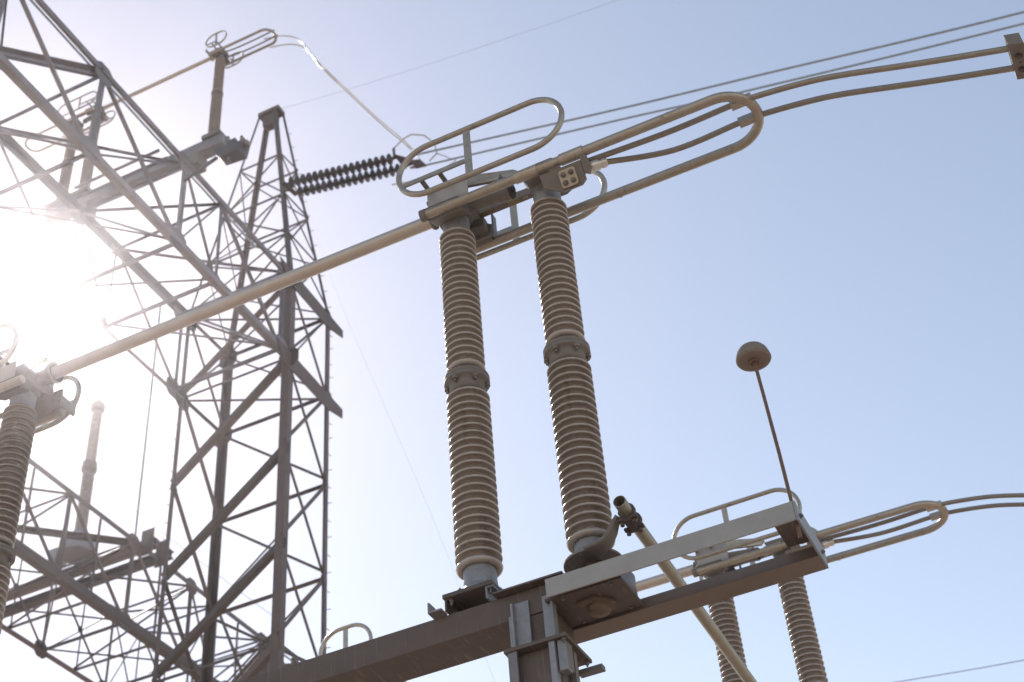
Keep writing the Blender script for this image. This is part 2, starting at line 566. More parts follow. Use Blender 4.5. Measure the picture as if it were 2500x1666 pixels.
_LOWER = _UPPER = None
def insulator(x, dz, label, group, base=True):
    """two stacked porcelain units; dz shifts the whole column"""
    t = thing('post_insulator', (x, PY, 6.20 + dz), label, 'insulator', group)
    MB().lathe(shed_profile(6.425 + dz, 7.80 + dz, .1465, .096), x, PY, 72).build('porcelain_unit', 'porcelain', t)
    MB().lathe(shed_profile(8.0 + dz, 9.315 + dz, .1335, .086), x, PY, 72).build('porcelain_unit', 'porcelain', t)
    # joint between the units
    j = MB().lathe([(.10, 7.79 + dz), (.118, 7.80 + dz), (.12, 7.835 + dz), (.128, 7.868 + dz), (.152, 7.872 + dz), (.156, 7.878 + dz), (.156, 7.896 + dz), (.150, 7.90 + dz), (.150, 7.904 + dz),
                    (.156, 7.908 + dz), (.156, 7.926 + dz), (.15, 7.932 + dz), (.105, 7.935 + dz), (.098, 7.95 + dz), (.096, 7.995 + dz)], x, PY, 56).build('joint_flange', 'cast', t)
    for k in range(6):
        a = 2 * PI * k / 6 + .35
        MB().hexbolt((x + .137 * math.cos(a), PY + .137 * math.sin(a), 7.872 + dz), (0, 0, -1), .021, .024, .020).build('bolt', 'cast', j)
    MB().lathe([(.095, 9.305 + dz), (.102, 9.32 + dz), (.102, 9.45 + dz), (.107, 9.455 + dz), (.107, 9.475 + dz)], x, PY, 48).build('top_cap', 'bluegalv', t)
    MB().lathe([(.105, 6.27 + dz), (.108, 6.30 + dz), (.104, 6.33 + dz), (.104, 6.425 + dz)], x, PY, 48).build('bottom_collar', 'bluegalv', t)
    if base:
        b = MB().lathe([(.150, 6.195 + dz), (.152, 6.225 + dz), (.145, 6.235 + dz), (.118, 6.255 + dz), (.106, 6.285 + dz)], x, PY, 48).build('base_casting', 'bluegalv', t)
        for k in range(4):
            a = PI / 4 + k * PI / 2
            MB().hexbolt((x + .135 * math.cos(a), PY + .135 * math.sin(a), 6.236 + dz), (0, 0, 1), .016, .02, .012).build('bolt', 'galv', b)
    return t

insL = insulator(PX_L, 0.0, 'near ribbed porcelain column on the beam, nearer the tower', 'porcelain columns of the phase switches')
insR = insulator(PX_R, -0.065, 'near ribbed porcelain column standing on the perforated crank disc', 'porcelain columns of the phase switches', base=False)
insJ = insulator(PX_J, 0.0, 'sun-washed ribbed column at the edge, under the far end of the blade', 'porcelain columns of the phase switches')

# ---- supporting stand
def stand():
    t = thing('switch_stand', (-2.81, 7.0, 0), 'brown steel stand: beam, column head and cantilever bracket', 'steel stand', 'steel stands of the switches')
    # main beam: rolled section lying across, web between two flanges
    bm = MB()
    bm.prism([(-9.0, 6.85, 5.912), (-9.0, 7.15, 5.912), (-9.0, 7.15, 5.924), (-9.0, 7.15, 6.066), (-9.0, 7.15, 6.08), (-9.0, 6.85, 6.08)], (6.27, 0, 0))
    bm.build('main_beam', 'beam', t, bevel=0.006)
    MB().box(-3.045, -2.60, 6.79, 7.21, 6.083, 6.095).build('top_plate', 'beam', t)
    # column head stub
    MB().box(-2.958, -2.945, 6.80, 7.2, 5.712, 5.908).build('stiffener', 'bluegalv', t)
    MB().box(-2.930, -2.842, 6.832, 6.846, 5.712, 6.00).build('stiffener', 'bluegalv', t)
    MB().box(-2.944, -2.931, 6.80, 6.846, 5.712, 5.99).build('stiffener', 'bluegalv', t)
    MB().box(-2.752, -2.695, 6.825, 6.846, 5.712, 5.99).build('stiffener', 'bluegalv', t)
    MB().box(-2.693, -2.682, 6.80, 6.86, 5.712, 5.98).build('stiffener', 'bluegalv', t)
    MB().box(-2.900, -2.700, 6.86, 7.14, 5.712, 5.908).build('stub_core', 'dark', t)
    MB().box(-3.006, -2.622, 6.80, 7.18, 5.688, 5.710).build('cap_plate', 'beam', t)
    # column below: four corner channels round a box core
    MB().box(-2.955, -2.69, 6.87, 7.13, 0.0, 5.686).build('column', 'beam', t)
    for x0, x1, y0, y1 in ((-2.985, -2.957, 6.815, 6.90), (-2.985, -2.957, 7.08, 7.16), (-2.735, -2.70, 6.815, 6.868)):
        MB().box(x0, x1, y0, y1, 0.0, 5.686).build('corner_strip', 'bluegalv', t)
    MB().box(-2.985, -2.93, 6.808, 6.822, 0.0, 5.686).build('corner_strip', 'galv', t)
    MB().box(-2.688, -2.64, 6.83, 6.845, 5.50, 5.686).build('side_lug', 'bluegalv', t)
    MB().box(-2.70, -2.64, 6.846, 6.90, 5.50, 5.515).build('side_lug', 'bluegalv', t)
    MB().box(-2.652, -2.64, 6.846, 6.93, 5.516, 5.686).build('side_lug', 'cast', t)
    MB().box(-2.688, -2.652, 6.98, 7.02, 5.3, 5.686).build('side_lug', 'cast', t)
    MB().box(-2.689, -2.54, 7.11, 7.16, 5.60, 5.63).build('side_lug', 'galv', t)
    for bx in (-2.985, -2.645):
        for by in (6.825, 7.155):
            MB().hexbolt((bx, by, 5.686), (0, 0, -1), .013, .014, .012).build('bolt', 'galv', t)
    for bx, by in ((-2.62, 6.82), (-2.32, 6.82), (-2.62, 7.12), (-2.32, 7.12)):
        MB().hexbolt((bx, by, 5.929), (0, 0, -1), .010, .008).build('bolt', 'cast', t)
    for by in (6.80, 7.22):
        MB().hexbolt((-1.191, by, 5.97), (1, 0, 0), .013, .010, .008).build('bolt', 'galv', t)
    # base plate foot
    MB().box(-3.2, -2.45, 6.65, 7.35, 0.004, 0.05).build('foot_plate', 'galv', t)
    # second support far along the beam
    MB().box(-7.9, -7.65, 6.87, 7.13, 0.0, 5.908).build('column', 'beam', t)
    MB().box(-8.1, -7.45, 6.65, 7.35, 0.004, 0.05).build('foot_plate', 'galv', t)
    # cantilever frame: rear channel open to the front, end plate, front bracket
    MB().prism([(-2.92, 7.152, 5.912), (-2.92, 7.312, 5.912), (-2.92, 7.312, 5.922), (-2.92, 7.176, 5.922), (-2.92, 7.176, 5.982), (-2.92, 7.312, 5.982), (-2.92, 7.312, 5.992), (-2.92, 7.166, 5.992), (-2.92, 7.166, 5.918), (-2.92, 7.152, 5.918)], (1.715, 0, 0)).build('cantilever_channel', 'beam_light', t)
    MB().box(-1.204, -1.192, 6.742, 7.316, 5.915, 6.042).build('end_plate', 'bluegalv', t)
    MB().prism([(-2.689, 6.742, 5.922), (-2.689, 6.754, 5.922), (-2.689, 6.754, 6.029), (-2.689, 6.85, 6.029), (-2.689, 6.85, 6.040), (-2.689, 6.742, 6.040)], (1.483, 0, 0)).build('front_bracket', 'bracket', t)
    MB().box(-1.36, -1.206, 6.756, 7.15, 6.018, 6.0275).build('tie_plate', 'beam', t)
    # bearing plate and housing under the turning column
    MB().box(-2.722, -2.25, 6.79, 7.149, 5.930, 5.945).build('bearing_plate', 'beam', t)
    MB().lathe([(.10, 5.947), (.10, 6.05), (.085, 6.07), (.085, 6.138)], PX_R, PY, 40).build('bearing_housing', 'dark', t)
    n_ = 20
    sh_in = [V((PX_R + .014 + .202 * math.cos(a), PY + .02 + .128 * math.sin(a) * 1.25, 0)) for a in [-PI / 2 + PI * k / n_ for k in range(n_ + 1)]]
    sh_out = [V((PX_R + .014 + .214 * math.cos(a), PY + .02 + .136 * math.sin(a) * 1.25, 0)) for a in [-PI / 2 + PI * k / n_ for k in range(n_ + 1)]]
    q_ = MB()
    m_ = n_ + 1
    q_.poly([p + V((0, 0, z)) for z in (5.947, 6.075) for ring in (sh_in, sh_out) for p in ring],
            [f for k in range(n_) for f in ((k, k + 1, 2 * m_ + k + 1, 2 * m_ + k), (m_ + k, m_ + k + 1, 3 * m_ + k + 1, 3 * m_ + k), (k, k + 1, m_ + k + 1, m_ + k), (2 * m_ + k, 2 * m_ + k + 1, 3 * m_ + k + 1, 3 * m_ + k))], True)
    q_.build('curved_shroud', 'bluegalv', t)
    h = MB().lathe([(.02, 5.882), (.062, 5.884), (.068, 5.895), (.068, 5.928)], PX_R, PY, 32).build('bearing_hub', 'rustybolt', t)
    MB().prism([(PX_R - .10, PY - .10, 5.912), (PX_R + .02, PY - .12, 5.912), (PX_R + .11, PY - .02, 5.912), (PX_R + .08, PY + .06, 5.912), (PX_R + .05, PY + .06, 5.912), (PX_R + .06, PY - .03, 5.912), (PX_R, PY - .075, 5.912), (PX_R - .08, PY - .06, 5.912)], (0, 0, .016)).build('bearing_lock', 'rustybolt', h)
    # cross channels carrying the fixed columns
    for cx in (PX_L, PX_J):
        MB().box(cx - .165, cx + .165, 6.80, 7.20, 6.165, 6.193).build('seat_plate', 'galv_brown', t, bevel=.003)
        for sx_, mt in ((.115, 'bluegalv'), (-.155, 'galv_brown')):
            MB().box(cx + sx_, cx + sx_ + .012, 6.81, 7.19, 6.083, 6.163).box(cx + sx_ + .0125, cx + sx_ + .05, 6.81, 7.19, 6.154, 6.163).box(cx + sx_ + .0125, cx + sx_ + .05, 6.86, 7.14, 6.083, 6.092).build('cross_channel', mt, t)
        MB().box(cx - .255, cx - .165, 6.78, 6.86, 6.083, 6.095).box(cx - .255, cx - .243, 6.78, 6.86, 6.096, 6.155).build('angle_clip', 'galv', t)
        for sx in (-.12, .14):
            MB().hexbolt((cx + sx, 6.83, 6.163), (0, 0, -1), .015, .018, .025).build('bolt', 'galv', t)
    return t
st = stand()

# ---- crank disc and arm, drive pipe
t = thing('crank_disc', (PX_R, PY, 6.2), 'perforated round crank disc with upswept arm under the column', 'crank', 'crank discs of the switches')
d = MB()
N = 60
zt, zb = 6.214, 6.200
Ro, Rh, Ri, hr = .178, .157, .136, .0085
nh = 24
# flat ring with drilled rim: sectors with an octagonal hole each
for k in range(nh):
    a0, a1 = 2 * PI * k / nh, 2 * PI * (k + 1) / nh
    am = (a0 + a1) / 2
    hc = V((Rh * math.cos(am), Rh * math.sin(am), 0))
    rad, tan = V((math.cos(am), math.sin(am), 0)), V((-math.sin(am), math.cos(am), 0))
    hole = [hc + (rad * math.cos(q * PI / 4 + PI / 8) + tan * math.sin(q * PI / 4 + PI / 8)) * hr for q in range(8)]
    def pp(r, a): return V((r * math.cos(a), r * math.sin(a), 0))
    outer = [pp(Ro, (am + a1) / 2), pp(Ro, a1), pp(Ri, a1), pp(Ri, (am + a1) / 2), pp(Ri, (am + a0) / 2), pp(Ri, a0), pp(Ro, a0), pp(Ro, (am + a0) / 2)]
    for z in (zb, zt):
        c0 = V((PX_R, PY, z))
        d.poly([c0 + p for p in hole + outer], [(q, (q + 1) % 8, 8 + (q + 1) % 8, 8 + q) for q in range(8)])
    c0, c1 = V((PX_R, PY, zb)), V((PX_R, PY, zt))
    d.poly([c0 + p for p in hole] + [c1 + p for p in hole], [(q, (q + 1) % 8, 8 + (q + 1) % 8, 8 + q) for q in range(8)])
d.lathe([(Ro, zb), (Ro + .001, (zb + zt) / 2), (Ro, zt)], PX_R, PY, 48)
dd = [f for f in d.f]
d.poly([(PX_R + Ri * math.cos(2 * PI * k / 48), PY + Ri * math.sin(2 * PI * k / 48), z) for z in (zb, zt) for k in range(48)], [tuple(range(48)), tuple(range(48, 96))])
# remove lathe caps that would close the drilled rim (they span the whole disc)
d.f = [f for f in d.f if not (len(f) == 48 and abs((d.v[f[0]] - V((PX_R, PY, d.v[f[0]].z))).length - Ro) < 1e-4)]
d.s = d.s[:len(d.f)]
d.build('disc', 'cast', t)
MB().lathe([(.118, 6.214), (.118, 6.26), (.106, 6.28)], PX_R, PY, 40).build('hub', 'bluegalv', t)
MB().lathe([(.06, 6.14), (.06, 6.199)], PX_R, PY, 28).build('spindle', 'dark', t)
arm = [((-2.43, 6.86, 6.195), .085, .026), ((-2.36, 6.835, 6.198), .062, .030), ((-2.305, 6.825, 6.222), .048, .034), ((-2.272, 6.82, 6.262), .040, .036), ((-2.248, 6.815, 6.305), .032, .034), ((-2.215, 6.80, 6.335), .026, .030)]
am_ = MB()
rings = []
for i, (c, hw, ht) in enumerate(arm):
    c = V(c)
    nx = V(arm[min(i + 1, 5)][0]) - V(arm[max(i - 1, 0)][0])
    dr = nx.normalized()
    side = V((dr.y, -dr.x, 0))
    side = V((0.25, 1, 0)).normalized()
    up = side.cross(dr).normalized()
    n = 16
    rings.append([c + side * (hw * math.copysign(abs(math.cos(2 * PI * k / n)) ** .6, math.cos(2 * PI * k / n))) + up * (ht * .5 * math.copysign(abs(math.sin(2 * PI * k / n)) ** .6, math.sin(2 * PI * k / n))) for k in range(n)])
vs = [p for r in rings for p in r]
fs = [(i * 16 + k, i * 16 + (k + 1) % 16, (i + 1) * 16 + (k + 1) % 16, (i + 1) * 16 + k) for i in range(5) for k in range(16)]
am_.poly(vs, fs, True)
am_.poly(rings[0], [tuple(range(16))])
am_.poly(rings[-1], [tuple(range(16))])
am_.build('arm', 'cast', t)
crank = t

t = thing('drive_pipe', (-2.16, 6.7, 6.35), 'inclined galvanised drive pipe with open end clamped at the crank arm', 'pipe', 'drive pipes between the switches')
p0, p1 = V((-2.159, 6.68, 6.352)), V((-2.185, 12.35, 6.09))
pd = (p1 - p0).normalized()
ps = pd.cross(V((0, 0, 1))).normalized()
pu = ps.cross(pd)
n = 28
pm = MB()
for r_, sgn in ((.0385, 1), (.0345, -1)):
    pm.poly([q + (ps * math.cos(2 * PI * k / n) + pu * math.sin(2 * PI * k / n)) * r_ for q in (p0, p1) for k in range(n)], [(k, (k + 1) % n, n + (k + 1) % n, n + k) for k in range(n)], True)
for q in (p0, p1):
    pm.poly([q + (ps * math.cos(2 * PI * k / n) + pu * math.sin(2 * PI * k / n)) * r_ for r_ in (.0385, .0345) for k in range(n)], [(k, (k + 1) % n, n + (k + 1) % n, n + k) for k in range(n)])
pm.build('pipe', 'pipe', t)
for dist in (.115, .215):
    c = p0 + pd * dist
    cm = MB()
    cm.poly([c + pd * s + (ps * math.cos(2 * PI * k / n) + pu * math.sin(2 * PI * k / n)) * r_ for s, r_ in ((-.013, .040), (-.013, .052), (.013, .052), (.013, .040)) for k in range(n)],
            [(j * n + k, j * n + (k + 1) % n, (j + 1) * n + (k + 1) % n, (j + 1) * n + k) for j in range(3) for k in range(n)], True)
    ring = cm.build('clamp_ring', 'dark', t)
    for s in (1, -1):
        q = c - pu * .062 + ps * (.036 * s)
        MB().tube([q + pu * .04, q - pu * .012], .007, n=8).tube([q - pu * .012, q - pu * .028], .014, n=6).build('clamp_bolt', 'dark', ring)
    MB().bar(c - pu * .052 - ps * .06, c - pu * .052 + ps * .06, .03, .016, pu).build('clamp_saddle', 'dark', ring)
MB().bar(p0 + pd * .10 - pu * .062, p0 + pd * .23 - pu * .062, .05, .022, pu).build('clamp_foot', 'dark', t)
pipe = t

# ---- rod with a dome on the bracket end
t = thing('dome_rod', (-1.225, 6.80, 6.04), 'thin rusty rod topped by a mushroom dome on the bracket corner', 'rod')
MB().tube([(-1.216, 6.80, 5.84), (-1.222, 6.798, 6.4), (-1.240, 6.795, 7.12)], .0108, n=12).build('rod', 'rust', t)
dm = [(0.0115, 7.092), (.03, 7.088), (.070, 7.086), (.094, 7.087), (.101, 7.092), (.1035, 7.104), (.101, 7.128), (.092, 7.156), (.076, 7.180), (.054, 7.197), (.028, 7.207), (0.0, 7.210)]
MB().lathe(dm, -1.240, 6.795, 48).build('dome', 'dome', t)
MB().lathe([(.03, 7.074), (.034, 7.078), (.034, 7.087)], -1.240, 6.795, 20).build('dome_collar', 'rust', t)
MB().lathe([(.1036, 7.098), (.1055, 7.101), (.1055, 7.107), (.1036, 7.110)], -1.240, 6.795, 48).build('dome_seam', 'dome', t)
MB().hexbolt((-1.218, 6.80, 6.016), (0, 0, -1), .025, .02).build('nut', 'dark', t)
MB().hexbolt((-1.22, 6.80, 6.042), (0, 0, 1), .025, .018).build('nut', 'rust', t)

# ---- switch heads
def racetrack(x0, x1, z0, z1, y, n=18):
    r = (z1 - z0) / 2
    zc = (z0 + z1) / 2
    a = arc((x1 - r, y, zc), r, -PI / 2, PI / 2, n, (1, 0, 0), (0, 0, 1))
    b = arc((x0 + r, y, zc), r, PI / 2, 3 * PI / 2, n, (1, 0, 0), (0, 0, 1))
    mid = lambda p, q: [p + (q - p) * k / 6 for k in range(1, 6)]
    return a + mid(a[-1], b[0]) + b + mid(b[-1], a[0])

def ring_part(t, y, xa, xb, xbar, s, inner):
    rg = MB().tube(racetrack(min(xa, xb), max(xa, xb), 9.428, 9.925, y), .0225, n=14, closed=True).build('grading_ring', 'alu', t)
    MB().box(xbar - .028, xbar + .028, y - .006, y + .006, 9.44, 9.915).build('upright_bar', 'alu', rg)
    xe = xa - s * -.03
    MB().box(min(xa + s * .03, xbar), max(xa + s * .03, xbar - s * .03), y - .007, y + .007, 9.572, 9.612).build('cross_bar', 'alu', rg)
    for k in (.18, .33):
        x = xa + s * k
        MB().box(x - .017, x + .017, min(y, inner), max(y, inner), 9.586, 9.600).build('standoff', 'cast', rg)
    return rg

def hinge():
    t = thing('disconnector_unit', (PX_L, PY, 9.47), 'hinge head with long looped tube and twin racetrack rings nearest the viewer', 'switch head', 'hinge heads of the switches')
    # long U loop
    z = 9.368
    path = [V((-3.37, 6.75, z)), V((-2.6, 6.75, z)), V((-1.9, 6.75, z - .004)), V((-1.5, 6.75, z - .008))] + arc((-1.107, 7.0, z - .012), .25, -PI / 2, PI / 2, 22) + [V((-1.5, 7.25, z - .008)), V((-2.4, 7.25, z)), V((-3.30, 7.25, z))]
    lp = MB().tube(path, .036, n=18).build('loop_tube', 'alu', t)
    MB().tube([(-3.375, 6.75, z), (-3.33, 6.75, z)], .047, n=18).build('tube_collar', 'cast', lp)
    for x in (-2.52, -2.16):
        MB().tube([(x - .09, 6.75, z), (x + .09, 6.75, z)], .044, n=18).build('tube_sleeve', 'alu', lp)
    for x, y in ((-1.42, 6.75), (-1.42, 7.25), (-2.0, 7.25)):
        MB().tube([(x - .006, y, z - .009), (x + .006, y, z - .009)], .0375, n=18).build('weld_bead', 'alu', lp)
    # head casting over the fixed column
    MB().prism([(-3.34, 6.80, 9.476), (-3.10, 6.80, 9.476), (-3.04, 6.80, 9.54), (-3.30, 6.80, 9.60), (-3.36, 6.80, 9.56)], (0, .40, 0)).build('head_casting', 'cast', t, bevel=.012)
    MB().lathe([(.125, 9.44), (.13, 9.452), (.13, 9.474)], PX_L, PY, 40).build('head_flange', 'cast', t)
    MB().prism([(-3.34, 6.80, 9.48), (-3.34, 6.725, 9.41), (-3.34, 6.80, 9.34), (-3.34, 6.93, 9.40), (-3.34, 6.93, 9.48)], (.28, 0, 0)).build('tube_saddle', 'cast', t, bevel=.01)
    MB().prism([(-3.30, 7.20, 9.48), (-3.30, 7.285, 9.41), (-3.30, 7.22, 9.345), (-3.30, 7.08, 9.40), (-3.30, 7.08, 9.48)], (.28, 0, 0)).build('tube_saddle', 'cast', t, bevel=.01)
    MB().prism([(-3.24, 7.14, 9.335), (-3.0, 7.14, 9.335), (-2.985, 7.14, 9.44), (-3.02, 7.14, 9.465), (-3.035, 7.14, 9.52), (-3.08, 7.14, 9.53), (-3.10, 7.14, 9.60), (-3.24, 7.14, 9.60)], (0, .02, 0)).build('rear_bracket', 'cast', t)
    MB().box(-2.995, -2.983, 7.162, 7.225, 9.36, 9.575).build('bracket_lip', 'bluegalv', t)
    MB().box(-3.315, -2.985, 6.742, 6.754, 9.405, 9.60).build('side_plate', 'bracket', t)
    # trough and spring housing
    MB().prism([(-3.03, 6.80, 9.56), (-2.66, 6.86, 9.52), (-2.62, 6.86, 9.56), (-2.66, 6.86, 9.60), (-3.03, 6.80, 9.67)], (0, .025, 0)).build('trough_cheek', 'alu', t)
    MB().prism([(-3.03, 7.12, 9.56), (-2.66, 7.08, 9.52), (-2.62, 7.08, 9.56), (-2.66, 7.08, 9.60), (-3.03, 7.12, 9.67)], (0, .025, 0)).build('trough_cheek', 'alu', t)
    sp = MB().tube([(-3.06, 6.93, 9.52), (-2.72, 6.93, 9.47)], .068, n=28).build('spring_housing', 'cast', t)
    MB().tube([(-2.718, 6.93, 9.4697), (-2.708, 6.93, 9.468)], .060, n=28).tube([(-2.706, 6.93, 9.468), (-2.69, 6.93, 9.466)], .018, n=12).build('end_cap', 'dark', sp)
    MB().box(-3.12, -2.40, 7.075, 7.125, 9.525, 9.595).build('link_bar', 'beam_light', t)
    for x0, x1 in ((-3.08, -2.96), (-2.82, -2.72)):
        MB().box(x0, x1, 7.071, 7.0745, 9.520, 9.59).box(x0, x1, 7.071, 7.12, 9.5205, 9.5235).build('contact_strip', 'ochre', t)
    # casting on the turning column, terminal pad, lug
    MB().lathe([(.10, 9.41), (.112, 9.418), (.112, 9.43)], PX_R, PY, 40).build('turn_flange', 'cast', t)
    MB().prism([(-2.58, 6.80, 9.432), (-2.36, 6.80, 9.432), (-2.30, 6.80, 9.47), (-2.34, 6.80, 9.50), (-2.62, 6.80, 9.50)], (0, .34, 0)).build('turn_casting', 'cast', t, bevel=.012)
    MB().prism([(-2.56, 6.80, 9.44), (-2.56, 6.725, 9.41), (-2.56, 6.78, 9.335), (-2.56, 6.93, 9.40), (-2.56, 6.93, 9.44)], (.20, 0, 0)).build('tube_saddle', 'cast', t, bevel=.008)
    # pad: plate turned down toward the yard
    o = V((-2.222, 6.80, 9.222))
    ax = V((1, 0, 0)); ay = V((0, .55, -.83)).normalized(); nn = ax.cross(ay).normalized()
    if nn.y > 0: nn = -nn
    def W(p, q, h=0): return o + ax * p + ay * q + nn * h
    tp = MB().prism([W(-.20, -.09), W(.115, -.09), W(.115, .055), W(.075, .085), W(-.075, .085), W(-.20, .01)], nn * -.03).build('terminal_plate', 'cast', t, bevel=.004)
    r4 = []
    for cx, cy, a in ((.043, .047, 0), (-.043, .047, PI / 2), (-.043, -.040, PI), (.043, -.040, 3 * PI / 2)):
        r4 += [W(cx + .020 * math.cos(a + q * PI / 8), cy + .022 * math.sin(a + q * PI / 8), .001) for q in range(5)]
    pad = MB().prism(r4, nn * .016).build('terminal_pad', 'alu', tp)
    for cx in (-.030, .030):
        for cy in (-.027, .034):
            c = W(cx, cy, .0175)
            MB().tube([c, c + nn * .004], .021, n=20).tube([c + nn * .0045, c + nn * .018], .0135, n=6).tube([c + nn * .018, c + nn * .026], .008, n=8).build('bolt', 'cast', tp)
    MB().prism([W(.117, -.13), W(.16, -.13), W(.175, -.02), W(.15, .03), W(.117, .01)], nn * -.045).build('lug_pad', 'cast', t, bevel=.005)
    lg = MB()
    a, b = V((-2.035, 6.865, 9.305)), V((-1.96, 6.888, 9.325))
    dl = (b - a).normalized()
    prev = a - dl * .10
    for L_, r_ in ((.075, .036), (.05, .041), (.022, .033), (.028, .037), (.010, .032)):
        lg.tube([prev, prev + dl * L_], r_, n=20)
        prev = prev + dl * (L_ + .0004)
    lg.build('cable_lug', 'silver', t)
    ring_part(t, 6.605, -3.475, -2.145, -2.90, 1, 6.742)
    ring_part(t, 7.395, -3.475, -2.145, -2.90, 1, 7.16)
    MB().hexbolt((-2.72, 6.75, 9.415), (0, 0, 1), .02, .02, .03).build('bolt', 'cast', t)
    MB().box(-2.80, -2.68, 6.735, 6.765, 9.40, 9.414).build('bolt_seat', 'cast', t)
    return t
hg = hinge()

def blade():
    t = thing('disconnector_tube', (-3.4, PY, 9.563), 'long pale tubular switch blade spanning from hinge head to sunlit jaw', 'switch blade', 'tubular blades of the switches')
    MB().tube([(-6.93, PY, 9.575), (-5.2, PY, 9.569), (-3.30, PY, 9.563)], .0535, n=32).build('blade_tube', 'blade', t)
    MB().lathe([(.055, 0), (.070, .004), (.074, .014), (.074, .03), (.066, .036)], 0, 0, 32).poly([], []).build('hinge_collar', 'cast', t)
    o = t.children[-1]
    o.matrix_local = Matrix.Translation(V((-3.42, PY, 9.5635)) - V((-3.4, PY, 9.563))) @ Matrix.Rotation(PI / 2, 4, 'Y')
    me = o.data
    for v in me.vertices:
        v.co = v.co + V((-3.4, PY, 9.563))
    return t
bl = blade()

def jaw():
    t = thing('receiving_unit', (PX_J, PY, 9.47), 'sun-bleached jaw head receiving the blade at the picture edge', 'switch head', 'jaw heads of the switches')
    MB().prism([(-7.38, 6.84, 9.476), (-7.10, 6.84, 9.476), (-7.06, 6.84, 9.55), (-7.14, 6.84, 9.66), (-7.38, 6.84, 9.62)], (0, .32, 0)).build('head_casting', 'cast', t, bevel=.012)
    MB().lathe([(.125, 9.44), (.13, 9.452), (.13, 9.474)], PX_J, PY, 40).build('head_flange', 'cast', t)
    z = 9.368
    path = [V((-7.02, 6.75, z)), V((-7.9, 6.75, z)), V((-8.3, 6.75, z))] + arc((-8.66, 7.0, z), .25, 3 * PI / 2, PI / 2, 22) + [V((-8.3, 7.25, z)), V((-7.9, 7.25, z)), V((-7.02, 7.25, z))]
    MB().tube(path, .036, n=18).build('loop_tube', 'alu', t)
    for y in (6.75, 7.25):
        s = 1 if y < 7 else -1
        MB().prism([(-7.36, y + s * .05, 9.48), (-7.36, y - s * .025, 9.41), (-7.36, y + s * .05, 9.34), (-7.36, y + s * .18, 9.40), (-7.36, y + s * .18, 9.48)], (.28, 0, 0)).build('tube_saddle', 'cast', t, bevel=.01)
    for y in (6.9, 7.08):
        MB().tube(smooth_path([(-7.4, y, 9.44), (-7.8, y, 9.38), (-8.4, y, 9.37), (-8.95, y, 9.40)], 6), .021, n=10).build('cable_tail', 'cable', t)
    # bell guiding the blade
    bell = [(-.10, .060), (-.02, .064), (.02, .084), (.05, .098), (.062, .098), (.066, .090), (.05, .076), (.0, .058)]
    bb = MB()
    n = 32
    vs = [(-6.985 + a, PY + r * math.cos(2 * PI * k / n), 9.575 + r * math.sin(2 * PI * k / n)) for a, r in bell for k in range(n)]
    bb.poly(vs, [(j * n + k, j * n + (k + 1) % n, (j + 1) * n + (k + 1) % n, (j + 1) * n + k) for j in range(len(bell) - 1) for k in range(n)], True)
    bb.build('guide_bell', 'alu', t)
    MB().box(-7.16, -7.08, 6.93, 7.07, 9.535, 9.61).build('contact_block', 'silver', t)
    MB().tube([(-7.16, 6.95, 9.66), (-7.10, 6.95, 9.70), (-7.035, 6.95, 9.715)], .007, n=8).build('arcing_stem', 'alu', t)
    q = MB().lathe([(0, -.026), (.013, -.022), (.023, -.012), (.026, 0), (.023, .012), (.013, .022), (0, .026)], -7.02, 6.95, 20, cz=9.717).build('arcing_ball', 'alu', t)
    MB().box(-7.22, -7.0, 7.18, 7.20, 9.38, 9.56).box(-7.02, -7.0, 7.201, 7.37, 9.40, 9.50).build('rear_bracket', 'alu', t)
    MB().box(-7.30, -7.12, 6.742, 6.754, 9.405, 9.60).build('side_plate', 'bracket', t)
    ring_part(t, 6.605, -7.02, -7.66, -7.34, -1, 6.742)
    ring_part(t, 7.395, -7.02, -7.66, -7.34, -1, 7.16)
    return t
jw = jaw()

# ---- flexible twin cables and their spacer
def cable(y, y_end, label, z0, name='conductor_cable', start=None):
    pts = [start or V((-1.93, y, z0)), V((-1.5, y + .004, z0 - .006)), V((-1.0, y, z0)), V((-.82, y, z0 - .008)), V((-.5, y, z0 - .06)), V((-.24, y, z0 - .13)), V((.25, y + .01, z0 - .295)), V((.80, y + .02, z0 - .47)), V((1.6, y + .03, z0 - .72)), V((3.0, y + .04, z0 - 1.05)), V((5.5, y + .05, z0 - 1.3)), V((9, y + .05, z0 - 1.2))]
    t = thing(name, (-.9, y, z0), label, 'cable', 'twin flexible cables leaving the loops')
    MB().tube(smooth_path(pts, 8), .0215, n=14).build('strand', 'cable', t)
    MB().bar((-1.005, y, z0 - .002), (-.85, y, z0 + .0), .058, .052).build('cable_clamp', 'alu', t)
    return t
c1 = cable(7.05, 0, 'near twin cable emerging from the silver lug through the loop, lower of the pair', 9.365, start=V((-1.965, 6.888, 9.325)))
c2 = cable(6.872, 0, 'near twin cable hugging the loop tube, upper of the pair', 9.365, start=V((-2.2, 6.84, 9.36)))
t = thing('cable_spacer', (.85, 6.98, 8.88), 'bolted rectangular spacer clamping the near cable pair at the frame edge', 'spacer')
xs0, zs = .83, 8.885
MB().prism([(xs0 - .045, 6.83, zs + .03), (xs0 + .045, 6.83, zs + .0), (xs0 + .045, 7.12, zs + .0), (xs0 - .045, 7.12, zs + .03)], (0, 0, .02)).build('top_plate', 'dark', t)
lowp = MB().prism([(xs0 - .045, 6.82, zs - .036), (xs0 + .045, 6.82, zs - .066), (xs0 + .045, 7.13, zs - .066), (xs0 - .045, 7.13, zs - .036)], (0, 0, .024)).build('bottom_plate', 'cast', t)
MB().prism([(xs0 - .045, 6.80, zs - .05), (xs0 + .045, 6.80, zs - .08), (xs0 + .045, 6.818, zs - .08), (xs0 - .045, 6.818, zs - .05)], (0, 0, .10)).build('end_lip', 'cast', t)
